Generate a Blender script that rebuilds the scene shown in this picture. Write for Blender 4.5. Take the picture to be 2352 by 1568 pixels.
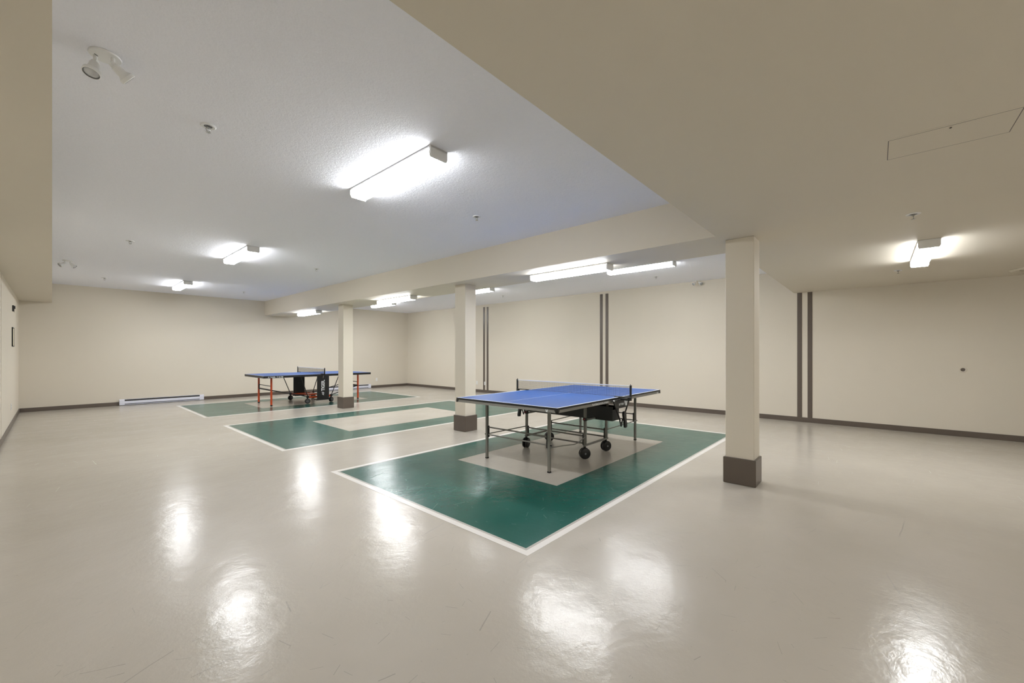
import bpy, bmesh, math, random
from mathutils import Vector, Matrix
random.seed(7)
PI = math.pi
scn = bpy.context.scene
for o in list(bpy.data.objects): bpy.data.objects.remove(o, do_unlink=True)

# ------------------------------------------------------------------ camera
CAM_H = 1.3215
TH = 0.7272                                   # angle of the view direction from +X
cd = bpy.data.cameras.new('camera'); cam = bpy.data.objects.new('camera', cd)
scn.collection.objects.link(cam)
cam.location = (0, 0, CAM_H); cam.rotation_euler = (PI/2, 0, TH - PI/2)
cd.sensor_width = 36; cd.lens = 940/2352*36
cd.shift_y = 25.62/2352; cd.clip_start = 0.02; cd.clip_end = 100
scn.camera = cam
# ------------------------------------------------------------------ world, exposure (windowless basement: no daylight)
w = bpy.data.worlds.new('world'); scn.world = w; w.use_nodes = True
w.node_tree.nodes['Background'].inputs[0].default_value = (0, 0, 0, 1)
w.node_tree.nodes['Background'].inputs[1].default_value = 0
SIDE = .46                                    # brightness of a diffuser's sides against its face
LAMP = 70.0                                   # radiance of the lit fixture diffusers
scn.view_settings.view_transform = 'Standard'; scn.view_settings.look = 'None'
scn.view_settings.exposure = 0.0; scn.view_settings.gamma = 1.0
scn.view_settings.use_curve_mapping = False

# ------------------------------------------------------------------ dimensions (metres)
XL, XR = -0.489, 9.532                        # side walls
YB, YN = 14.123, -3.6                         # far wall, wall behind the camera
ZC, ZS = 2.908, 2.471                         # white ceiling, soffit underside
X0 = 0.0; XB1, XB2 = 4.367, 5.18; YE = 1.187  # bulkhead edge, beam faces, soffit edge

# ------------------------------------------------------------------ helpers
C = scn.collection
def link(o, parent=None):
    C.objects.link(o)
    if parent: o.parent = parent
    return o
def obj(name, bm, mat, parent=None, smooth=None, loc=None):
    me = bpy.data.meshes.new(name)
    bmesh.ops.recalc_face_normals(bm, faces=bm.faces)
    bm.to_mesh(me); bm.free()
    if mat: me.materials.append(mat)
    if smooth is not None:
        for p in me.polygons: p.use_smooth = True
        me.set_sharp_from_angle(angle=math.radians(smooth))
    o = bpy.data.objects.new(name, me)
    if loc: o.location = loc
    return link(o, parent)
def tag(o, label=None, cat=None, group=None, kind=None):
    if label: o['label'] = label
    if cat: o['category'] = cat
    if group: o['group'] = group
    if kind: o['kind'] = kind
    return o
def thing(name, label, cat, loc=(0,0,0), rz=0, group=None):
    o = bpy.data.objects.new(name, None); o.location = loc; o.rotation_euler = (0,0,rz)
    o.empty_display_size = 0.1
    return tag(link(o), label, cat, group)
def copy_tree(o, parent=None):
    c = o.copy(); link(c, parent)
    for ch in list(o.children): copy_tree(ch, c)
    return c
def box(bm, x0, x1, y0, y1, z0, z1, bev=0, seg=1):
    r = bmesh.ops.create_cube(bm, size=1.0)
    for v in r['verts']:
        v.co = Vector(((x0+x1)/2 + v.co.x*(x1-x0), (y0+y1)/2 + v.co.y*(y1-y0), (z0+z1)/2 + v.co.z*(z1-z0)))
    if bev:
        es = list({e for v in r['verts'] for e in v.link_edges})
        bmesh.ops.bevel(bm, geom=es, offset=bev, segments=seg, affect='EDGES', profile=0.5)
def B(*a, **k):
    bm = bmesh.new(); box(bm, *a, **k); return bm
def basis(d, up=None):
    d = Vector(d).normalized()
    u = Vector(up) if up else (Vector((0,0,1)) if abs(d.z) < .95 else Vector((1,0,0)))
    a = d.cross(u).normalized(); b = a.cross(d).normalized()
    return d, a, b
def bar(bm, p0, p1, w, h, up=None):
    """rectangular bar from p0 to p1, w across, h along 'up'"""
    p0, p1 = Vector(p0), Vector(p1); d, a, b = basis(p1-p0, up)
    vs = []
    for p in (p0, p1):
        for s, t in ((-1,-1),(1,-1),(1,1),(-1,1)): vs.append(bm.verts.new(p + a*s*w/2 + b*t*h/2))
    for f in ((3,2,1,0),(4,5,6,7)): bm.faces.new([vs[i] for i in f])
    for i in range(4):
        j = (i+1) % 4; bm.faces.new([vs[i], vs[j], vs[4+j], vs[4+i]])
def tube(bm, pts, r, n=10, cap=True):
    pts = [Vector(p) for p in pts]; rings = []
    for i, p in enumerate(pts):
        if i == 0: d = pts[1]-p
        elif i == len(pts)-1: d = p-pts[i-1]
        else: d = (pts[i+1]-p).normalized() + (p-pts[i-1]).normalized()
        d, a, b = basis(d)
        rings.append([bm.verts.new(p + a*math.cos(2*PI*k/n)*r + b*math.sin(2*PI*k/n)*r) for k in range(n)])
    for q in range(len(rings)-1):
        for k in range(n):
            bm.faces.new([rings[q][k], rings[q][(k+1)%n], rings[q+1][(k+1)%n], rings[q+1][k]])
    if cap: bm.faces.new(rings[0][::-1]); bm.faces.new(rings[-1])
def T(pts, r, n=10):
    bm = bmesh.new(); tube(bm, pts, r, n); return bm
def lathe(bm, prof, n=24, origin=(0,0,0), axis=(0,0,1)):
    """profile of (radius, height along axis)"""
    o = Vector(origin); d, a, b = basis(axis); rings = []
    for r, h in prof:
        if r < 1e-6: rings.append([bm.verts.new(o + d*h)])
        else: rings.append([bm.verts.new(o + d*h + (a*math.cos(2*PI*k/n) + b*math.sin(2*PI*k/n))*r) for k in range(n)])
    for q in range(len(rings)-1):
        A, D = rings[q], rings[q+1]
        for k in range(n):
            k2 = (k+1) % n
            if len(A) == 1 and len(D) == 1: continue
            if len(A) == 1: bm.faces.new([A[0], D[k], D[k2]])
            elif len(D) == 1: bm.faces.new([A[k], D[0], A[k2]])
            else: bm.faces.new([A[k], A[k2], D[k2], D[k]])
def Lz(prof, n=24, origin=(0,0,0), axis=(0,0,1)):
    bm = bmesh.new(); lathe(bm, prof, n, origin, axis); return bm
def prism(bm, poly, depth, M):
    """flat polygon (2D) extruded by depth along local +z, placed by matrix M"""
    a = [bm.verts.new(M @ Vector((x, y, 0))) for x, y in poly]
    b = [bm.verts.new(M @ Vector((x, y, depth))) for x, y in poly]
    bm.faces.new(a[::-1]); bm.faces.new(b)
    for i in range(len(poly)):
        j = (i+1) % len(poly); bm.faces.new([a[i], a[j], b[j], b[i]])
def frame_M(origin, xd, yd):
    xd, yd = Vector(xd).normalized(), Vector(yd).normalized(); zd = xd.cross(yd)
    M = Matrix((xd, yd, zd)).transposed().to_4x4(); M.translation = Vector(origin); return M
def lettering(name, body, size, M, mat, parent, width=None, bold=0.0):
    c = bpy.data.curves.new('lettering_curve', 'FONT'); c.body = body; c.size = size
    c.extrude = 0.0006; c.offset = bold; c.align_x = 'CENTER'; c.align_y = 'CENTER'
    t = bpy.data.objects.new('lettering_curve', c); C.objects.link(t)
    dg = bpy.context.evaluated_depsgraph_get(); dg.update()
    me = bpy.data.meshes.new_from_object(t.evaluated_get(dg))
    bpy.data.objects.remove(t, do_unlink=True)
    if width:
        xs = [v.co.x for v in me.vertices]; s = width/(max(xs)-min(xs))
        for v in me.vertices: v.co.x *= s
    me.transform(M); me.materials.clear(); me.materials.append(mat); me.name = name
    return link(bpy.data.objects.new(name, me), parent)

# ------------------------------------------------------------------ materials
def srgb(r, g, b):
    f = lambda c: (c/255/12.92) if c/255 <= .04045 else ((c/255+.055)/1.055)**2.4
    return (f(r), f(g), f(b), 1)
class NT:
    def __init__(s, name):
        s.m = bpy.data.materials.new(name); s.m.use_nodes = True; s.t = s.m.node_tree
        s.bsdf = s.t.nodes['Principled BSDF']
    def n(s, t, **k):
        nd = s.t.nodes.new(t)
        for a, v in k.items():
            if a.startswith('i_'): nd.inputs[a[2:].replace('_', ' ')].default_value = v
            else: setattr(nd, a, v)
        return nd
    def l(s, a, b): s.t.links.new(a, b)
    def math(s, op, a, b=None, clamp=False):
        nd = s.n('ShaderNodeMath', operation=op); nd.use_clamp = clamp
        for i, v in enumerate((a, b)):
            if v is None: continue
            if isinstance(v, (int, float)): nd.inputs[i].default_value = v
            else: s.l(v, nd.inputs[i])
        return nd.outputs[0]
    def ramp(s, v, lo, hi):
        nd = s.n('ShaderNodeMapRange'); nd.inputs['From Min'].default_value = lo; nd.inputs['From Max'].default_value = hi
        s.l(v, nd.inputs['Value']); return nd.outputs[0]
    def mix(s, f, a, b):
        nd = s.n('ShaderNodeMix', data_type='RGBA')
        if isinstance(f, (int, float)): nd.inputs[0].default_value = f
        else: s.l(f, nd.inputs[0])
        for i, v in ((6, a), (7, b)):
            if isinstance(v, tuple): nd.inputs[i].default_value = v
            else: s.l(v, nd.inputs[i])
        return nd.outputs[2]
    def coord(s, rot=0, scale=(1,1,1)):
        tc = s.n('ShaderNodeNewGeometry'); mp = s.n('ShaderNodeMapping')
        mp.inputs['Rotation'].default_value = (0, 0, rot); mp.inputs['Scale'].default_value = scale
        s.l(tc.outputs['Position'], mp.inputs[0]); return mp.outputs[0]
    def noise(s, v, scale, detail=2, rough=.5):
        nd = s.n('ShaderNodeTexNoise'); nd.inputs['Scale'].default_value = scale
        nd.inputs['Detail'].default_value = detail; nd.inputs['Roughness'].default_value = rough
        s.l(v, nd.inputs['Vector']); return nd.outputs[0]
    def bump(s, h, strength, dist):
        nd = s.n('ShaderNodeBump'); nd.inputs['Strength'].default_value = strength
        nd.inputs['Distance'].default_value = dist; s.l(h, nd.inputs['Height'])
        s.l(nd.outputs[0], s.bsdf.inputs['Normal'])
    def set(s, **k):
        for a, v in k.items(): s.bsdf.inputs[a.replace('_', ' ')].default_value = v
        return s
def plain(name, col, rough=.5, metal=0, var=.06, spec=.5, scale=9):
    """procedural paint / plastic / metal with faint mottling and relief"""
    s = NT(name); v = s.coord(); n = s.noise(v, scale, 3)
    dark = tuple(c*(1-var) for c in col[:3]) + (1,); lite = tuple(min(1, c*(1+var)) for c in col[:3]) + (1,)
    s.l(s.mix(n, dark, lite), s.bsdf.inputs['Base Color'])
    s.set(Roughness=rough, Metallic=metal); s.bsdf.inputs['Specular IOR Level'].default_value = spec
    return s.m
def wall_paint(name, col, bump=.08):
    s = NT(name); v = s.coord(); n = s.noise(v, .7, 3)
    s.l(s.mix(n, tuple(c*.97 for c in col[:3])+(1,), tuple(c*1.03 for c in col[:3])+(1,)), s.bsdf.inputs['Base Color'])
    s.set(Roughness=.62); s.bump(s.noise(v, 260, 2), bump, .002); return s.m
def gloss_floor(name, c1, c2, marks=1.0, light=False):
    """hard glossy floor coating: mottled colour, scuffs and specks, uneven gloss"""
    s = NT(name); v = s.coord()
    col = s.mix(s.ramp(s.noise(v, .9, 5, .6), .3, .7), c1, c2)
    # straight scratches: one randomly turned segment per cell, in a fraction of the cells
    scuff = None
    for sc, wd, ln, frac, off in ((1.7, .0020, .17, .50, 0), (2.9, .0015, .12, .42, 7.3), (4.6, .0012, .07, .45, 3.1), (8.3, .0009, .045, .40, 5.9), (1.1, .0026, .28, .72, 11.7)):
        mp = s.n('ShaderNodeMapping'); mp.inputs['Location'].default_value = (off, off*.7, 0); s.l(v, mp.inputs[0])
        vo = s.n('ShaderNodeTexVoronoi', voronoi_dimensions='2D'); vo.inputs['Scale'].default_value = sc; s.l(mp.outputs[0], vo.inputs['Vector'])
        sep = s.n('ShaderNodeSeparateColor'); s.l(vo.outputs['Color'], sep.inputs[0])
        sub = s.n('ShaderNodeVectorMath', operation='SUBTRACT'); s.l(mp.outputs[0], sub.inputs[0])
        s.l(vo.outputs['Position'], sub.inputs[1])
        rot = s.n('ShaderNodeVectorRotate', rotation_type='Z_AXIS'); s.l(sub.outputs[0], rot.inputs['Vector'])
        s.l(s.math('MULTIPLY', sep.outputs[0], 6.283), rot.inputs['Angle'])
        xyz = s.n('ShaderNodeSeparateXYZ'); s.l(rot.outputs[0], xyz.inputs[0])
        wig = s.math('MULTIPLY', s.math('SUBTRACT', s.noise(v, 5, 1), .5), .02)
        ax = s.math('ABSOLUTE', xyz.outputs[0]); ay = s.math('ABSOLUTE', s.math('ADD', xyz.outputs[1], wig))
        seg = s.math('MULTIPLY', s.ramp(ay, wd*1.6, wd*.6), s.math('LESS_THAN', ax, s.math('MULTIPLY', s.math('POWER', sep.outputs[1], 2.5), ln)))
        seg = s.math('MULTIPLY', seg, s.math('GREATER_THAN', sep.outputs[2], frac))
        scuff = seg if scuff is None else s.math('MAXIMUM', scuff, seg)
    vo = s.n('ShaderNodeTexVoronoi'); vo.inputs['Scale'].default_value = 3.1; s.l(v, vo.inputs['Vector'])
    speck = s.math('LESS_THAN', vo.outputs['Distance'], .013)
    sep = s.n('ShaderNodeSeparateColor'); s.l(vo.outputs['Color'], sep.inputs[0])
    speck = s.math('MULTIPLY', speck, s.math('GREATER_THAN', sep.outputs[0], .55))
    target = tuple(min(1, c*2.2+.05) for c in c1[:3])+(1,) if light else tuple(c*.42 for c in c1[:3])+(1,)
    col = s.mix(s.math('MULTIPLY', scuff, .6*marks), col, target)
    col = s.mix(s.math('MULTIPLY', speck, .9*marks), col, target if light else (.03, .028, .025, 1))
    s.l(col, s.bsdf.inputs['Base Color'])
    patch = s.noise(s.coord(.9, (1, 2.2, 1)), 1.6, 4, .6)
    r = s.math('ADD', .145, s.math('MULTIPLY', patch, .14))
    r = s.math('ADD', r, s.math('MULTIPLY', scuff, .08))
    s.l(r, s.bsdf.inputs['Roughness'])
    s.set(IOR=1.41)
    s.bump(s.math('ADD', s.noise(v, 7, 5, .65), s.math('MULTIPLY', s.noise(v, 2.2, 2), 1.5)), .22, .012)
    return s.m

WALLC = srgb(220, 212, 196)
M = {}
M['wall'] = wall_paint('beige_wall_paint', WALLC)
M['ceil'] = None
s = NT('white_stipple_ceiling'); v = s.coord()
s.l(s.mix(s.noise(v, 40, 2), srgb(243, 244, 251), srgb(247, 248, 255)), s.bsdf.inputs['Base Color']); s.set(Roughness=.9)
s.bump(s.math('ADD', s.noise(v, 95, 4, .7), s.noise(v, 38, 2)), .5, .006); M['ceil'] = s.m
M['floor'] = gloss_floor('tan_floor_coating', srgb(184, 177, 165), srgb(191, 184, 173))
M['green'] = gloss_floor('green_court_paint', srgb(32, 86, 75), srgb(39, 95, 86), .5, True)
M['line'] = gloss_floor('white_line_paint', srgb(232, 228, 222), srgb(238, 234, 229), .25)
M['strip'] = gloss_floor('grey_line_paint', srgb(186, 182, 174), srgb(192, 188, 181), .25)
M['brown'] = plain('brown_gloss_trim', srgb(96, 86, 77), .32)
M['white_metal'] = plain('white_enamel_metal', srgb(232, 232, 232), .45, var=.02)
M['white_plastic'] = plain('white_plastic', srgb(236, 236, 234), .4, var=.02)
M['heater'] = plain('heater_white_enamel', srgb(226, 228, 240), .4, var=.02)
M['dark'] = plain('dark_recess', srgb(45, 42, 40), .6)
M['grey_dark'] = plain('grey_recess', srgb(120, 120, 122), .5)
M['black'] = plain('black_plastic', srgb(24, 24, 24), .42)
M['tyre'] = plain('black_caster_tread', srgb(18, 18, 20), .3)
M['blue'] = plain('blue_tabletop', srgb(28, 80, 152), .38, var=.05, scale=2, spec=.3)
M['white_paint'] = plain('white_marking', srgb(236, 238, 240), .4, var=.02)
M['silver'] = plain('silver_grey_apron', srgb(140, 138, 132), .38, .25)
M['steel'] = plain('grey_steel_tube', srgb(128, 126, 119), .36, .15)
M['orange'] = plain('orange_enamel', srgb(206, 74, 22), .38)
M['red'] = plain('red_plastic', srgb(120, 18, 22), .4)
M['net'] = plain('black_net_cord', srgb(30, 30, 32), .7)
M['chrome'] = plain('chrome', srgb(190, 190, 188), .22, .9)
M['lens'] = plain('lamp_lens', srgb(198, 200, 203), .12, .55)
M['paper'] = plain('cream_paper', srgb(226, 216, 190), .6, var=.03)
s = NT('lit_diffuser'); v = s.coord()
s.l(s.mix(s.noise(v, 6, 1), (.955, .97, .99, 1), (.965, .98, 1, 1)), s.bsdf.inputs['Emission Color'])
s.set(Roughness=.4); s.bsdf.inputs['Base Color'].default_value = (.8, .8, .78, 1)
s.bsdf.inputs['Emission Strength'].default_value = LAMP; M['lit'] = s.m
M['lit_side'] = s.m.copy(); M['lit_side'].name = 'lit_diffuser_side'      # the prismatic sides of the lens are dimmer than its face
M['lit_side'].node_tree.nodes['Principled BSDF'].inputs['Emission Strength'].default_value = LAMP*SIDE

# ------------------------------------------------------------------ the room
def struct(name, bm, mat, parent=None):
    o = obj(name, bm, mat, parent)
    if not parent: o['kind'] = 'structure'
    return o
t = .25
struct('floor', B(XL-t, XR+t, YN-t, YB+t, -.2, 0), M['floor'])
struct('ceiling', B(XL-t, XR+t, YN-t, YB+t, ZC, ZC+.2), M['ceil'])
struct('wall_left', B(XL-t, XL, YN-t, YB+t, 0, ZC), M['wall'])
struct('wall_right', B(XR, XR+t, YN-t, YB+t, 0, ZC), M['wall'])
struct('wall_back', B(XL, XR, YB, YB+t, 0, ZC), M['wall'])
struct('wall_front', B(XL, XR, YN-t, YN, 0, ZC), M['wall'])
struct('ceiling_soffit', B(XL, XR, YN, YE, ZS, ZC), M['wall'])
struct('ceiling_bulkhead', B(XL, X0, YE, YB, ZS, ZC), M['wall'])
struct('ceiling_beam', B(XB1, XB2, YE, YB, ZS, ZC), M['wall'])
BH, BT = .09, .013
struct('baseboard_right', B(XR-BT, XR, YN, YB, 0, BH, bev=.003), M['brown'])
struct('baseboard_back', B(XL+BT, XR-BT, YB-BT, YB, 0, BH, bev=.003), M['brown'])
struct('baseboard_left', B(XL, XL+BT, YN, YB, 0, BH, bev=.003), M['brown'])
struct('baseboard_front', B(XL+BT, XR-BT, YN, YN+BT, 0, BH, bev=.003), M['brown'])
# paired brown stripes up the right wall, and the corner bead on the left wall
k = 0
for y1, y0, zt in ((9.762, 9.680, 2.832), (9.598, 9.516, 2.825), (5.399, 5.321, 2.845), (5.236, 5.158, 2.845), (1.134, 1.060, ZS-.004), (.972, .899, ZS-.004)):
    k += 1
    struct('trim_%d' % k, B(XR-.009, XR, y0, y1, BH, zt, bev=.002), M['brown'])
struct('trim_7', B(XL, XL+.006, 9.375, 9.395, BH, ZS), M['wall'])

# ------------------------------------------------------------------ columns
def column(y0, y1, label):
    t = thing('column', label, 'column', (4.706, (y0+y1)/2, 0), 0, 'square beige columns under the beam')
    h = (y1-y0)/2; e = .018
    obj('shaft', B(-.139+e, .139-e, -h+e, h-e, .255, ZS, bev=.004), M['wall'], t)
    bm = B(-.139, .139, -h, h, 0, .262, bev=.005)
    tag(obj('base', bm, M['brown'], t), 'brown painted square plinth')
column(.878, 1.172, 'large square beige column with brown plinth nearest on the right of the room')
column(5.107, 5.404, 'square beige column with brown plinth behind the nearer blue table')
column(9.412, 9.702, 'most distant square beige column standing before the orange-legged table')

# ------------------------------------------------------------------ painted courts
def court(ya, yb, ia, ib, label):
    xa, xb, ja, jb = 2.053, 7.331, 3.328, 6.045
    t = thing('painted_court', label, 'court marking', ((xa+xb)/2, (ya+yb)/2, 0), 0, 'painted table tennis courts')
    ox, oy = (xa+xb)/2, (ya+yb)/2
    W1, W2 = .052, .022
    a, b, c, d = xa-ox, xb-ox, ya-oy, yb-oy
    for r in ((a, b, c, c+W1), (a, b, d-W1, d), (a, a+W1, c+W1, d-W1), (b-W1, b, c+W1, d-W1)):
        obj('boundary_line', B(r[0], r[1], r[2], r[3], 0, .0012), M['line'], t)
    a, b, c, d = a+W1, b-W1, c+W1, d-W1
    for r in ((a, b, c, c+W2), (a, b, d-W2, d), (a, a+W2, c+W2, d-W2), (b-W2, b, c+W2, d-W2)):
        obj('edge_strip', B(r[0], r[1], r[2], r[3], 0, .0010), M['strip'], t)
    a, b, c, d = a+W2, b-W2, c+W2, d-W2
    e, f, g, h = ja-ox, jb-ox, ia-oy, ib-oy
    bm = bmesh.new()
    for z, flip in ((.0008, False),):
        P = [(a,c),(b,c),(b,d),(a,d)]; Q = [(e,g),(f,g),(f,h),(e,h)]
        pv = [bm.verts.new((x, y, z)) for x, y in P]; qv = [bm.verts.new((x, y, z)) for x, y in Q]
        p0 = [bm.verts.new((x, y, 0)) for x, y in P]; q0 = [bm.verts.new((x, y, 0)) for x, y in Q]
        for i in range(4):
            j = (i+1) % 4
            bm.faces.new([pv[i], pv[j], qv[j], qv[i]])
            bm.faces.new([p0[i], p0[j], pv[j], pv[i]]); bm.faces.new([qv[i], qv[j], q0[j], q0[i]])
    obj('green_field', bm, M['green'], t)
court(1.693, 4.524, 2.367, 3.862, 'nearest green painted court with white border under the nearer blue table')
court(5.954, 8.831, 6.626, 8.125, 'empty green painted court with white border between the two tables')
court(10.181, 13.005, 10.91, 12.375, 'farthest green painted court with white border under the orange-legged table')

# ------------------------------------------------------------------ fluorescent fixtures
FL, FW, FD = 1.272, .166, .084
def fixture_proto():
    r = thing('ceiling_light', 'x', 'ceiling light', group='wraparound fluorescent ceiling lights')
    h, wd = FL/2, FW/2
    bm = bmesh.new(); box(bm, -wd, wd, -h, h, -.020, -.004, bev=.003)
    box(bm, -wd+.02, wd-.02, -h+.04, h-.04, -.004, 0)
    obj('housing', bm, M['white_metal'], r)
    # wraparound lens: trapezoid section
    poly = [(-wd+.003, -.022), (wd-.003, -.022), (wd-.009, -.062), (wd-.017, -FD+.004), (wd-.024, -FD), (-wd+.024, -FD), (-wd+.017, -FD+.004), (-wd+.009, -.062)]
    bm = bmesh.new(); prism(bm, poly, FL-.036, frame_M((0, h-.018, 0), (1,0,0), (0,0,1)))
    d = obj('diffuser', bm, M['lit'], r); d.data.materials.append(M['lit_side'])
    for p in d.data.polygons:
        if abs(p.normal.z) < .75: p.material_index = 1
    cap = [(-wd, -.002), (wd, -.002), (wd, -.066), (wd-.010, -FD-.002), (-wd+.010, -FD-.002), (-wd, -.066)]
    for y in (h, -h+.018):
        bm = bmesh.new(); prism(bm, cap, .018, frame_M((0, y, 0), (1,0,0), (0,0,1)))
        obj('end_cap', bm, M['white_plastic'], r)
    return r
fx = fixture_proto(); first = True
fix = [(1.997, 3.170, ZC, 0, 'large lit fluorescent light on white ceiling, nearest of its row of three'),
       (1.997, 7.572, ZC, 0, 'lit fluorescent light on white ceiling, middle of the left row of three'),
       (1.999, 11.99, ZC, 0, 'smallest lit fluorescent light on white ceiling near the far wall'),
       (4.775, 3.192, ZS, 0, 'long lit fluorescent light under the beige beam between the two nearer columns'),
       (4.815, 7.550, ZS, 0, 'lit fluorescent light under the beige beam between the two farther columns'),
       (4.828, 11.965, ZS, 0, 'lit fluorescent light under the beige beam end near the far wall'),
       (7.153, 3.235, ZC, 0, 'lit fluorescent light on white ceiling beyond the beam beside the near column'),
       (7.140, 7.630, ZC, 0, 'lit fluorescent light on white ceiling beyond the beam behind the middle column'),
       (7.160, 11.98, ZC, 0, 'lit fluorescent light on white ceiling beyond the beam, farthest of its row'),
       (6.540, -.402, ZS, PI/2, 'lit fluorescent light on the low beige ceiling at far right'),
       (1.500, -2.70, ZS, PI/2, 'added out-of-view fluorescent fill light on the low beige ceiling near the front wall')]  # last fixture is unseen, added as fill for the near ceiling and floor
for x, y, z, rz, lab in fix:
    o = fx if first else copy_tree(fx); first = False
    o.location = (x, y, z); o.rotation_euler = (0, 0, rz); o['label'] = lab

# ------------------------------------------------------------------ sprinklers
def sprinkler():
    r = thing('sprinkler', 'x', 'sprinkler', group='ceiling sprinkler heads')
    obj('escutcheon', Lz([(.024, -.001), (.047, 0), (.048, -.003), (.040, -.008), (.026, -.006), (.024, -.001)], 28), M['white_metal'], r, 40)
    obj('recess', Lz([(0, -.0022), (.025, -.0022), (.025, -.004), (0, -.004)], 24), M['grey_dark'], r, 40)
    bm = bmesh.new(); lathe(bm, [(0, -.004), (.011, -.004), (.011, -.014), (.007, -.018), (0, -.018)], 14)
    for sx in (-1, 1): tube(bm, [(sx*.008, 0, -.012), (sx*.013, 0, -.024), (sx*.009, 0, -.036), (0, 0, -.043)], .0024, 6)
    lathe(bm, [(0, -.042), (.014, -.043), (.016, -.045), (0, -.0455)], 16)
    obj('head', bm, M['chrome'], r, 40)
    obj('bulb', Lz([(0, -.018), (.003, -.02), (.003, -.038), (0, -.04)], 8), M['white_plastic'], r, 60)
    return r
sp = sprinkler(); first = True
spr = [(.726, 3.493, ZC, 'large sprinkler head on white ceiling between the emergency lamp and nearest light'),
       (3.290, 3.478, ZC, 'sprinkler head on white ceiling right of the nearest large light'),
       (.737, 7.914, ZC, 'sprinkler head on white ceiling left of the middle light of the row'),
       (.739, 12.241, ZC, 'small sprinkler head on white ceiling near the far left corner'),
       (3.325, 7.910, ZC, 'sprinkler head on white ceiling beside the beam, above the far table'),
       (3.326, 12.330, ZC, 'faint small sprinkler head on white ceiling near the far beam corner'),
       (8.379, 3.431, ZC, 'sprinkler head on white ceiling beyond the beam near the twin emergency lamp'),
       (8.328, 7.751, ZC, 'sprinkler head on white ceiling beyond the beam above the far wall stripes'),
       (4.745, -.230, ZS, 'sprinkler head on low beige ceiling in front of the right-hand light'),
       (7.852, -.229, ZS, 'small sprinkler head on low beige ceiling beyond the right-hand light')]
for x, y, z, lab in spr:
    o = sp if first else copy_tree(sp); first = False
    o.location = (x, y, z); o['label'] = lab

# ------------------------------------------------------------------ emergency lamps
def lamp_head(parent, base, aim):
    """swivel arm from the plate and a round lamp head looking along aim"""
    base = Vector(base); aim = Vector(aim).normalized()
    j = base + Vector((0, 0, -.034))
    bm = T([base, j + Vector((0, 0, .004))], .009, 12)
    lathe(bm, [(0, -.011), (.012, -.011), (.012, .011), (0, .011)], 14, j, aim.cross(Vector((0,0,1))))
    arm = obj('swivel_arm', bm, M['white_plastic'], parent, 40)
    o = j + aim*.006
    h = obj('lamp_head', Lz([(0, -.002), (.016, 0), (.021, .006), (.023, .042), (.028, .050), (.037, .058), (.038, .074), (.034, .077), (.033, .071)], 26, o, aim), M['white_plastic'], parent, 35)
    obj('lens', Lz([(.034, .071), (.026, .074), (.012, .0765), (0, .077)], 26, o, aim), M['lens'], h, 40)
    obj('bezel', Lz([(.030, .0735), (.032, .0765), (.034, .0765), (.034, .073)], 26, o, aim), M['grey_dark'], h, 40)
def emergency(label, loc, rz, aims):
    r = thing('emergency_lamp', label, 'emergency light', loc, rz, 'twin-head emergency lamps')
    bm = Lz([(0, 0), (.064, 0), (.066, -.004), (.064, -.010), (0, -.011)], 40)
    obj('mounting_plate', bm, M['white_plastic'], r, 35)
    bm = bmesh.new(); box(bm, -.047, -.030, -.010, -.007, -.0118, -.0105); box(bm, -.030, -.027, -.028, -.012, -.0118, -.0105)
    obj('slot', bm, M['dark'], r)
    lamp_head(r, (-.040, -.012, -.010), aims[0]); lamp_head(r, (.034, .008, -.010), aims[1])
    return r
emergency('large white twin-head emergency lamp on ceiling at upper left', (.188, 3.075, ZC), TH-PI/2, ((.06, -.32, -.95), (.40, .70, -.56)))
emergency('small white twin-head emergency lamp on ceiling near the left bulkhead', (.181, 10.40, ZC), TH-PI/2, ((-.25, -.65, -.55), (.6, .3, -.7)))
emergency('white twin-head emergency lamp against the right wall just below the white ceiling', (9.42, 2.93, ZC), TH-PI/2, ((-.7, -.2, -.5), (.25, -.75, -.45)))

# ------------------------------------------------------------------ ceiling hatch, air diffuser
r = thing('access_panel', 'flush beige access panel in the low ceiling at upper right', 'access panel', (3.168, -.284, ZS))
w2, h2 = .148, .236
obj('door_panel', B(-w2+.004, w2-.004, -h2+.004, h2-.004, -.0012, .0), M['wall'], r)
bm = bmesh.new()
for q in ((-w2-.016, w2+.016, -h2-.016, -h2), (-w2-.016, w2+.016, h2, h2+.016), (-w2-.016, -w2, -h2, h2), (w2, w2+.016, -h2, h2)): box(bm, *q, -.0010, 0)
obj('frame', bm, M['wall'], r)
bm = bmesh.new()
for q in ((-w2, w2, -h2, -h2+.004), (-w2, w2, h2-.004, h2), (-w2, -w2+.004, -h2+.004, h2-.004), (w2-.004, w2, -h2+.004, h2-.004)): box(bm, *q, -.0011, 0)
obj('joint', bm, M['brown'], r)
obj('lock', Lz([(0, -.0045), (.004, -.0045), (.005, -.003), (0, -.003)], 12, (-w2+.028, .0, 0)), M['dark'], r, 40)
r = thing('air_diffuser', 'round beige air diffuser on the low ceiling at the right edge', 'air diffuser', (8.885, -1.70, ZS))
obj('outer_ring', Lz([(.22, 0), (.31, 0), (.315, -.008), (.28, -.026), (.22, -.012), (.22, 0)], 40), M['wall'], r, 40)
obj('inner_cone', Lz([(.10, -.002), (.17, -.004), (.18, -.014), (.12, -.022), (0, -.022)], 40), M['wall'], r, 40)

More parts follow.
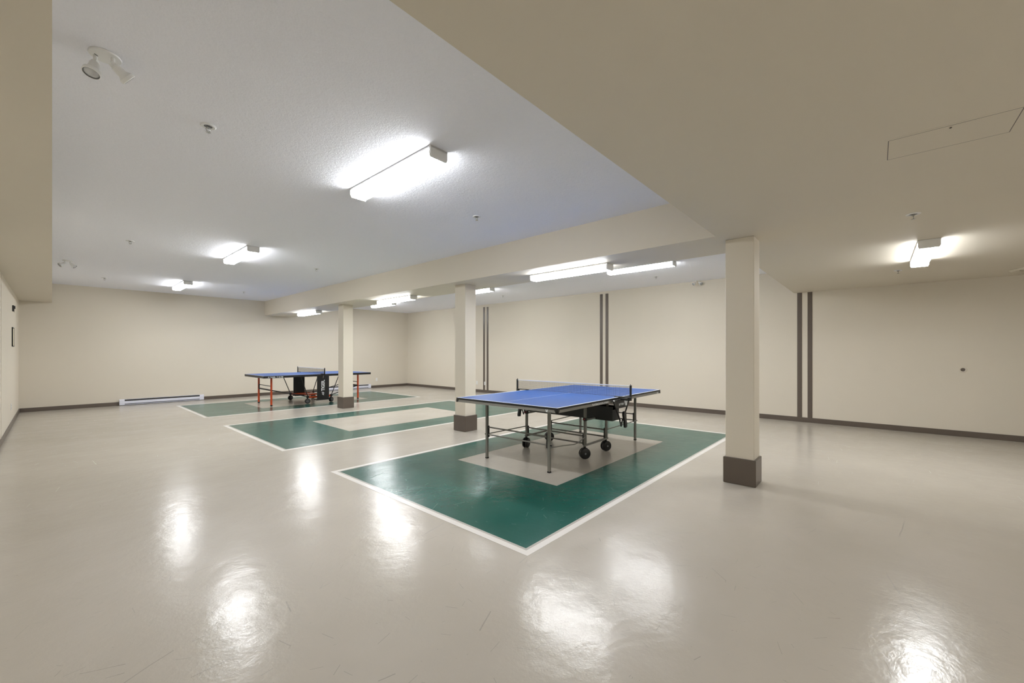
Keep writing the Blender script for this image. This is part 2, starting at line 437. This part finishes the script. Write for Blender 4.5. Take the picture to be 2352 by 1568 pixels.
# ------------------------------------------------------------------ wall fittings
def outlet(label, loc, rz):
    r = thing('wall_outlet', label, 'outlet', loc, rz, 'white wall outlets')       # faces local -y
    obj('cover_plate', B(-.036, .036, -.006, 0, -.058, .058, bev=.003), M['white_plastic'], r)
    for z in (-.021, .021):
        f = obj('socket', B(-.017, .017, -.0085, -.006, z-.014, z+.014, bev=.002), M['white_plastic'], r)
        bm = bmesh.new(); box(bm, -.008, -.0055, -.0092, -.0084, z-.004, z+.006); box(bm, .0055, .008, -.0092, -.0084, z-.004, z+.006)
        obj('slot', bm, M['dark'], f)
    return r
outlet('white wall outlet low on the far wall right of the orange-legged table', (8.163, YB, .31), 0)
outlet('white wall outlet low on the right wall beside the middle column', (XR, 10.066, .309), -PI/2)
outlet('white wall outlet mounted over the far pair of brown stripes', (XR-.009, 9.672, .306), -PI/2)
outlet('white wall outlet low on the left wall', (XL, 11.53, .355), PI/2)
def heater(label, x0, x1):
    L = x1-x0
    r = thing('baseboard_heater', label, 'heater', (x0, YB-BT, 0), 0, 'white baseboard heaters')
    D = .062; e = .095
    # cabinet: sloped top, intake and outlet slots
    prof = [(0, .012), (0, .150), (-D*.55, .150), (-D, .132), (-D, .012)]
    for xs, nm in ((0, 'end_cap'), (L-e, 'end_cap')):
        bm = bmesh.new(); prism(bm, prof, e, frame_M((xs, 0, 0), (0,1,0), (0,0,1))); obj(nm, bm, M['heater'], r)
    bm = B(e, L-e, -D+.002, -D+.008, .042, .108, bev=.002); obj('front_panel', bm, M['heater'], r)
    bm = bmesh.new(); box(bm, e, L-e, -.012, 0, .012, .150); box(bm, e, L-e, -D*.62, -.012, .146, .150)
    obj('back_plate', bm, M['heater'], r)
    bm = B(e, L-e, -D+.002, -.012, .012, .024); obj('lower_lip', bm, M['heater'], r)
    bm = B(e, L-e, -D+.012, -.013, .030, .136); obj('heating_element', bm, M['dark'], r)
heater('long white baseboard heater on the far wall left of the tables', 1.112, 2.825)
heater('white baseboard heater on the far wall behind the orange-legged table', 5.98, 7.895)
r = thing('pipe_cover', 'small round dark pipe cover on the right wall', 'pipe cover', (XR, -1.02, 1.052))
obj('rim', Lz([(.026, .001), (.046, 0), (.046, .004), (.040, .009), (.028, .007), (.026, .001)], 30, (0,0,0), (-1,0,0)), M['wall'], r, 40)
obj('plug', Lz([(0, .003), (.027, .003), (.027, .001), (0, .001)], 24, (0,0,0), (-1,0,0)), M['brown'], r, 40)
obj('screw', Lz([(0, .006), (.004, .0055), (.005, .003), (0, .003)], 10, (0,-.018,-.006), (-1,0,0)), M['chrome'], r, 40)
r = thing('notice_frame', 'dark framed cream notice hanging on the left wall', 'notice', (XL, 11.95, 1.61))
bm = bmesh.new()
for q in ((-.215, .215, -.176, -.160), (-.215, .215, .160, .176), (-.215, -.199, -.160, .160), (.199, .215, -.160, .160)): box(bm, 0, .016, q[0], q[1], q[2], q[3], bev=.001)
obj('frame', bm, M['dark'], r)
obj('paper', B(0, .012, -.199, .199, -.160, .160), M['paper'], r)
r = thing('alarm_horn', 'small dark alarm horn high on the left wall', 'alarm', (XL, 11.93, 2.14))
obj('back_box', B(0, .022, -.06, .06, -.055, .055, bev=.004), M['dark'], r)
obj('strobe', B(.022, .036, -.045, .02, -.01, .045, bev=.004), M['dark'], r)
obj('label_tab', B(.022, .026, -.055, -.02, -.075, -.02), M['dark'], r)

# ------------------------------------------------------------------ table tennis tables: shared parts
TL, TW, TZ = 2.74, 1.525, .76
def playing_surface(r, edge_h, edge_mat, line_mat):
    for sx in (-1, 1):
        x0, x1 = sorted((sx*.003, sx*TL/2))
        tt = obj('tabletop', B(x0, x1, -TW/2, TW/2, TZ-edge_h, TZ, bev=.0015), edge_mat, r)
        e = .0006
        obj('blue_surface', B(x0+.0015, x1-.0015, -TW/2+.0015, TW/2-.0015, TZ, TZ+e), M['blue'], tt)
        xe = x1 if sx > 0 else x0
        a, b = sorted((xe-sx*.002, xe-sx*.020))
        obj('end_line', B(a, b, -TW/2+.002, TW/2-.002, TZ+e, TZ+e+.0005), line_mat, tt)
        for sy in (-1, 1):
            c, d = sorted((sy*(TW/2-.002), sy*(TW/2-.020)))
            p, q = (x0+.0015, b-.018) if sx > 0 else (a+.018, x1-.0015)
            obj('side_line', B(min(p, q), max(p, q), c, d, TZ+e, TZ+e+.0005), line_mat, tt)
        p, q = (x0+.0015, x1-.02) if sx > 0 else (x0+.02, x1-.0015)
        obj('centre_line', B(p, q, -.002, .002, TZ+e, TZ+e+.0004), line_mat, tt)
def net(r, rx=0, drop=0):
    z0, z1, Y = TZ+.012, TZ+.1525, .905
    bm = bmesh.new(); wd = .0007
    n = 140
    for i in range(n+1):
        y = -Y + 2*Y*i/n
        box(bm, -wd, wd, y-wd, y+wd, z0, z1-.008)
    m = 11
    for i in range(m+1):
        z = z0 + (z1-.012-z0)*i/m
        box(bm, -wd, wd, -Y, Y, z-wd, z+wd)
    tag(obj('net_mesh', bm, M['net'], r), 'thin black netting', kind='stuff')
    obj('net_tape', B(-.0025, .0025, -Y, Y, z1-.014, z1+.001, bev=.001), M['white_paint'], r)
    bm = T([(0, -Y, z0), (0, Y, z0)], .0022, 6); obj('bottom_cord', bm, M['black'], r, 40)
    for s in (-1, 1):
        bm = bmesh.new()
        box(bm, -.011, .011, s*.915-.011, s*.915+.011, TZ-.012, z1+.006, bev=.003)
        tube(bm, [(0, s*.915, z1), (0, s*.915, z1+.018)], .004, 8)
        p = obj('net_post', bm, M['black'], r)
        bm = bmesh.new(); y0, y1 = sorted((s*.700, s*.925))
        box(bm, -.016, .016, y0, y1, TZ+.002, TZ+.013, bev=.003)
        y0, y1 = sorted((s*.785, s*.925)); box(bm, -.016, .016, y0, y1, TZ-.034, TZ-.012, bev=.003)
        y0, y1 = sorted((s*.880, s*.925)); box(bm, -.014, .014, y0, y1, TZ-.034, TZ+.012, bev=.003)
        obj('clamp', bm, M['black'], p)
        obj('clamp_screw', T([(0, s*.83, TZ-.075), (0, s*.83, TZ-.03)], .007, 10), M['chrome'], p, 40)
def twin_caster(r, x, y, rad, wid, hub, rz=0, top=.17):
    """two tyred discs on a stem"""
    ax = Vector((math.sin(rz), math.cos(rz), 0)); gap = wid*.12
    bm = bmesh.new()
    for s in (-1, 1):
        o = Vector((x, y, rad+.001)) + ax*s*gap
        hw = wid/2-gap
        lathe(bm, [(0, 0), (rad*.9, 0), (rad, hw*.15), (rad, hw*.55), (rad*.9, hw*.85), (rad*.62, hw), (0, hw)], 26, o, ax*s)
    c = obj('caster', bm, M['tyre'], r, 35)
    bm = bmesh.new()
    for s in (-1, 1):
        o = Vector((x, y, rad+.001)) + ax*s*(gap + wid/2-gap)
        if hub:
            for k in range(5):
                d = Vector((0, 0, 1)).cross(ax)
                q = d*math.cos(2*PI*k/5) + Vector((0, 0, 1))*math.sin(2*PI*k/5)
                bar(bm, o, o + q*rad*.6, .008, .004, ax)
            lathe(bm, [(rad*.56, 0), (rad*.64, 0), (rad*.64, .003), (rad*.56, .003), (rad*.56, 0)], 26, o, ax*s)
        lathe(bm, [(0, .005), (rad*.16, .004), (rad*.18, -.001), (0, -.001)], 14, o, ax*s)
    obj('hub', bm, M['grey_dark'], c, 40)
    bm = bmesh.new(); tube(bm, [(x, y, rad), (x, y, top)], .009, 10)
    d = Vector((0, 0, 1)).cross(ax)
    box(bm, x-.016, x+.016, y-.010, y+.010, rad*1.9, rad*2.35, bev=.003)
    obj('stem', bm, M['black'], c, 40)
def wing_mark(name, size, Mx, parent):
    """white two-winged emblem"""
    bm = bmesh.new()
    w_ = [(.03, -.30), (.10, .22), (.34, .52), (.48, .46), (.46, .10), (.34, -.08), (.36, -.34), (.20, -.52), (.08, -.50)]
    prism(bm, [(x*size, y*size) for x, y in w_], .0012, Mx)
    prism(bm, [(-x*size, y*size) for x, y in w_][::-1], .0012, Mx)
    return obj(name, bm, M['white_paint'], parent)
NEAR = lambda x, y, z: frame_M((x, y, z), (1,0,0), (0,0,1))           # face looking to -y
LEFT = lambda x, y, z: frame_M((x, y, z), (0,-1,0), (0,0,1))          # face looking to -x

# ------------------------------------------------------------------ nearer table: silver apron, grey folding undercarriage
def table_grey():
    r = thing('table_tennis_table', 'blue table tennis table with grey legs and silver apron, nearer one', 'table tennis table', (4.745, 3.185, 0), math.radians(.9))
    playing_surface(r, .021, M['black'], M['white_paint'])
    z0, z1 = TZ-.052, TZ-.021; yo = TW/2-.004
    for s in (-1, 1):
        xe = s*(TL/2-.004); bm = bmesh.new()
        x0, x1 = sorted((xe, xe-s*.022)); box(bm, x0, x1, -yo, yo, z0, z1)
        for sy in (-1, 1):
            y0, y1 = sorted((sy*yo, sy*(yo-.022))); a, b = sorted((s*.012, xe-s*.022)); box(bm, a, b, y0, y1, z0, z1)
        x0, x1 = sorted((s*.012, s*.030)); box(bm, x0, x1, -yo+.022, yo-.022, z0, z1)
        ap = obj('apron', bm, M['silver'], r)
        # black underside board
        a, b = sorted((s*.03, xe-s*.022))
        obj('underside', B(a, b, -yo+.022, yo-.022, TZ-.027, TZ-.021), M['dark'], ap)
        for sy in (-1, 1):
            bm = bmesh.new()
            x0, x1 = sorted((s*(TL/2+.001), s*(TL/2-.034))); y0, y1 = sorted((sy*(TW/2+.001), sy*(TW/2-.012)))
            poly = [(0, 0), (.040, 0), (.034, -.014), (.024, -.033), (0, -.033)]
            o = (s*(TL/2+.001), sy*(TW/2+.001), TZ-.020)
            prism(bm, poly, .010, frame_M(o, (-s,0,0), (0,0,1)) if s*sy < 0 else frame_M((o[0], o[1]-sy*.010, o[2]), (-s,0,0), (0,0,1)))
            prism(bm, poly, .010, frame_M((o[0]-s*.010, o[1], o[2]), (0,-sy,0), (0,0,1)) if s*sy < 0 else frame_M(o, (0,-sy,0), (0,0,1)))
            obj('corner_cap', bm, M['black'], r)
    # end legs with two rails and black joint plates
    lx, ly = 1.112, .477
    for sx in (-1, 1):
        for sy in (-1, 1):
            lg = obj('leg', B(sx*lx-.015, sx*lx+.015, sy*ly-.015, sy*ly+.015, .012, z0+.006, bev=.002), M['steel'], r)
            obj('foot', B(sx*lx-.017, sx*lx+.017, sy*ly-.017, sy*ly+.017, 0, .016, bev=.002), M['black'], lg)
            y0, y1 = sorted((sy*(ly-.015), sy*(ly-.032)))
            bm = B(sx*lx-.014, sx*lx+.014, y0, y1, .268, .410, bev=.003)
            obj('joint_plate', bm, M['black'], lg)
            y0, y1 = sorted((sy*(ly+.015), sy*(ly+.033)))
            obj('pivot_pin', T([(sx*lx, sy*(ly+.010), .300), (sx*lx, sy*(ly+.034), .300)], .007, 8), M['black'], lg, 40)
        for z, rr in ((.392, .0085), (.300, .0085)):
            obj('rail', T([(sx*lx, -ly+.03, z), (sx*lx, ly-.03, z)], rr, 10), M['steel'], r, 50)
    # two wheeled frames beside the net
    px, py = .275, .467; ox = -.055
    for sx in (-1, 1):
        X = ox + sx*px
        for sy in (-1, 1):
            p = obj('wheel_post', B(X-.015, X+.015, sy*py-.015, sy*py+.015, .168, z0+.006, bev=.002), M['steel'], r)
            y0, y1 = sorted((sy*(py-.015), sy*(py-.034)))
            obj('joint_plate', B(X-.014, X+.014, y0, y1, .168, .305, bev=.003), M['black'], p)
            twin_caster(r, X-.012, sy*py, .069, .080, False, {(-1,-1): .75, (-1,1): -.25, (1,-1): .45, (1,1): .7}[(sx, sy)], .172)
            # link rod to the end leg
            if sx < 0 and sy < 0:
                pts = [(-lx, sy*(ly+.022), .278), (-lx+.25, sy*(ly+.020), .258), (-lx+.48, sy*(ly+.020), .232), (-lx+.58, sy*(ly+.02), .240), (X-.01, sy*(py+.020), .285)]
            else: pts = [(sx*lx, sy*(ly+.022), .298), (X, sy*(py+.022), .292)]
            obj('link_rod', T(pts, .0065, 8), M['steel'], r, 50)
            q = obj('lock_lever', B(X-.052 if sx < 0 else X+.014, X-.014 if sx < 0 else X+.052, sy*py-.009, sy*py+.009, .486, .504, bev=.004), M['red'], r)
            obj('lock_sleeve', B(X-.019, X+.019, sy*py-.019, sy*py+.019, .470, .512, bev=.003), M['black'], r)
        for z in (.280, .188):
            obj('rail', T([(X, -py+.03, z), (X, py-.03, z)], .0095, 10), M['steel'], r, 50)
    for sy in (-1, 1):
        bm = bmesh.new(); box(bm, ox-px-.03, ox+px+.03, sy*py-.013, sy*py+.013, .155, .175, bev=.002); obj('caster_bar', bm, M['steel'], r)
        bm = bmesh.new(); box(bm, ox-px+.015, ox+px-.015, sy*py-.010, sy*py+.010, .470, .490, bev=.002); obj('upper_bar', bm, M['steel'], r)
    # black storage tray across the middle
    bm = bmesh.new(); box(bm, -.09, .09, -.715, .715, .462, .474); box(bm, -.09, -.082, -.715, .715, .474, .640); box(bm, .082, .09, -.715, .715, .474, .640)
    for s in (-1, 1):
        y0, y1 = sorted((s*.715, s*.705)); box(bm, -.082, .082, y0, y1, .474, .600)
    obj('centre_tray', bm, M['black'], r)
    bm = bmesh.new()
    for y in (-.6, 0, .6): box(bm, -.012, .012, y-.012, y+.012, .474, TZ-.03)
    obj('tray_hanger', bm, M['steel'], r)
    # V brackets, both sides
    for sy in (-1, 1):
        y = sy*(TW/2+.022); f = NEAR if sy < 0 else (lambda x, y, z: frame_M((x, y, z), (-1,0,0), (0,0,1)))
        bm = bmesh.new(); prism(bm, [(-.205, .0), (.245, 0), (.185, -.098), (-.120, -.098)], .008, f(0, y, .726))
        pl = obj('bracket_plate', bm, M['black'], r)
        q = -sy
        bm = bmesh.new()
        bar(bm, (-.215*q, y+sy*.004, .732), (-.015*q, y, .468), .014, .014); bar(bm, (.250*q, y+sy*.004, .732), (.095*q, y, .520), .014, .014)
        bar(bm, (-.225*q, y-sy*.004, .728), (.255*q, y-sy*.004, .728), .018, .012)
        bar(bm, (-.03*q, y, .475), (.012*q, y, .392), .012, .012); bar(bm, (.05*q, y, .485), (.01*q, y, .395), .012, .012)
        obj('bracket_strut', bm, M['black'], r)
        bm = bmesh.new()
        prism(bm, [(.030, .572), (.060, .580), (.090, .560), (.100, .470), (.118, .395), (.112, .372), (.070, .370), (.050, .46), (.022, .54)], .026, f(0, y+sy*.006, 0))
        obj('release_lever', bm, M['black'], r)
        obj('pivot_bolt', Lz([(0, .014), (.008, .013), (.010, 0), (0, 0)], 12, (-.205*q, y+sy*.006, .728), (0, sy, 0)), M['chrome'], r, 40)
        if sy < 0:
            lettering('lettering', 'BUTTERFLY', .036, NEAR(.006, y-.0086, .674), M['white_paint'], pl, .150, .0004)
            wing_mark('emblem', .072, NEAR(.132, y-.0086, .682), pl)
        for sx in (-1, 1): obj('hinge_arm', B(sx*.2-.012, sx*.2+.012, min(y, y-sy*.03), max(y, y-sy*.03), .700, .726), M['steel'], r)
    lettering('lettering', 'PLAYBACK ROLLAWAY', .030, NEAR(-.475, -yo-.0006, TZ-.0365), M['white_paint'], r, .385, .0006)
    bm = B(-1.325, -1.225, -yo-.0012, -yo, TZ-.049, TZ-.024); obj('name_plate', bm, M['silver'], r)
    wing_mark('emblem', .026, NEAR(1.335-.075, -yo-.0004, TZ-.037), r)
    wing_mark('emblem', .030, LEFT(-TL/2+.0032, -TW/2+.135, TZ-.037), r)
    net(r)
table_grey()

# ------------------------------------------------------------------ farther table: orange legs, black apron, hanging sign panels
def table_orange():
    r = thing('table_tennis_table', 'blue table tennis table with orange legs and black side panels, farther one', 'table tennis table', (4.72, 11.613, 0), math.radians(-.9))
    playing_surface(r, .020, M['black'], M['white_paint'])
    z0, z1 = TZ-.056, TZ-.020; yo = TW/2-.001
    for s in (-1, 1):
        xe = s*(TL/2-.001); bm = bmesh.new()
        x0, x1 = sorted((xe, xe-s*.025)); box(bm, x0, x1, -yo, yo, z0, z1)
        for sy in (-1, 1):
            y0, y1 = sorted((sy*yo, sy*(yo-.025))); a, b = sorted((s*.006, xe-s*.025)); box(bm, a, b, y0, y1, z0, z1)
        ap = obj('apron', bm, M['black'], r)
        a, b = sorted((s*.006, xe-s*.025))
        obj('underside', B(a, b, -yo+.025, yo-.025, TZ-.026, TZ-.020), M['dark'], ap)
    lx, ly = 1.118, .487
    for sx in (-1, 1):
        for sy in (-1, 1):
            lg = obj('leg', B(sx*lx-.019, sx*lx+.019, sy*ly-.019, sy*ly+.019, .028, z0+.004, bev=.004), M['orange'], r)
            obj('foot', B(sx*lx-.021, sx*lx+.021, sy*ly-.021, sy*ly+.021, 0, .032, bev=.004), M['black'], lg)
            y0, y1 = sorted((sy*(ly-.019), sy*(ly-.034)))
            obj('joint_plate', B(sx*lx-.012, sx*lx+.012, y0, y1, .365, .505, bev=.003), M['black'], lg)
        obj('rail', T([(sx*lx, -ly+.02, .490), (sx*lx, ly-.02, .490)], .009, 10), M['black'], r, 50)
        obj('rail', B(sx*lx-.010, sx*lx+.010, -ly+.02, ly-.02, .372, .408, bev=.004), M['black'], r)
    cx, cy = .305, .600
    for sx in (-1, 1):
        for sy in (-1, 1):
            obj('link_bar', T([(sx*lx, sy*(ly+.012), .388), (sx*(cx+.03), sy*(cy-.02), .190)], .011, 8), M['black'], r, 50)
            obj('diagonal_strut', T([(sx*cx, sy*(cy+.012), .185), (sx*(cx+.185), sy*(cy+.06), z0+.004)], .010, 8), M['black'], r, 50)
            twin_caster(r, sx*cx, sy*cy, .065, .070, True, .35*sx*sy-.15, .182)
            bm = B(sx*cx-.028, sx*cx+.028, sy*cy-.028, sy*cy+.028, .148, .205, bev=.006); obj('joint_block', bm, M['black'], r)
            obj('arm', T([(sx*(cx-.02), sy*(cy-.02), .172), (sx*.14, sy*.36, .178), (sx*.10, sy*.10, .186)], .019, 8), M['orange'], r, 50)
    for sy in (-1, 1):
        obj('chassis_bar', B(-cx+.03, cx-.03, sy*cy-.022, sy*cy+.022, .140, .185, bev=.006), M['orange'], r)
    obj('cross_bar', B(-.13, .13, -.13, .13, .168, .205, bev=.008), M['orange'], r)
    # hanging black panels on both long sides, flared foot
    for sy in (-1, 1):
        y = sy*(TW/2+.040)
        bm = bmesh.new()
        prism(bm, [(-.150, .722), (-.138, .738), (.138, .738), (.150, .722), (.150, .130), (.172, .088), (-.172, .088), (-.150, .130)], .026,
              frame_M((0, y+(.026 if sy > 0 else 0), 0), (1,0,0), (0,0,1)))
        pn = obj('side_panel', bm, M['black'], r)
        for sx in (-1, 1): obj('panel_hook', B(sx*.09-.02, sx*.09+.02, min(y, sy*yo), max(y, sy*yo), .660, .700), M['black'], pn)
        bm = B(-.165, .165, min(y-sy*.026, y-sy*.15), max(y-sy*.026, y-sy*.15), .092, .112, bev=.003); obj('panel_shelf', bm, M['black'], pn)
        if sy < 0:
            V = frame_M((-.004, y-.0268, .470), (0,0,1), (-1,0,0))
            lettering('lettering', 'TIGER.', .115, V, M['white_paint'], pn, .290, .004)
            bm = bmesh.new()
            for k in range(3):
                prism(bm, [(-.205-.028*k, -.028+.004*k), (-.192-.028*k, -.028+.004*k), (-.172-.028*k, .0), (-.176-.028*k, .034-.006*k), (-.188-.028*k, .034-.006*k), (-.188-.028*k, .004)], .0012, V)
            obj('emblem', bm, M['white_paint'], pn)
            obj('badge', Lz([(0, .0012), (.009, .0012), (.009, 0), (0, 0)], 16, (-.004, y-.0262, .668), (0,-1,0)), M['silver'], pn)
    lettering('lettering', '/// TIGER', .042, NEAR(-1.195, -yo-.0004, TZ-.032), M['white_paint'], r, .165, .0012)
    lettering('lettering', 'T 4-73i', .042, NEAR(-1.015, -yo-.0004, TZ-.032), M['white_paint'], r, .150, .0012)
    net(r)
table_orange()
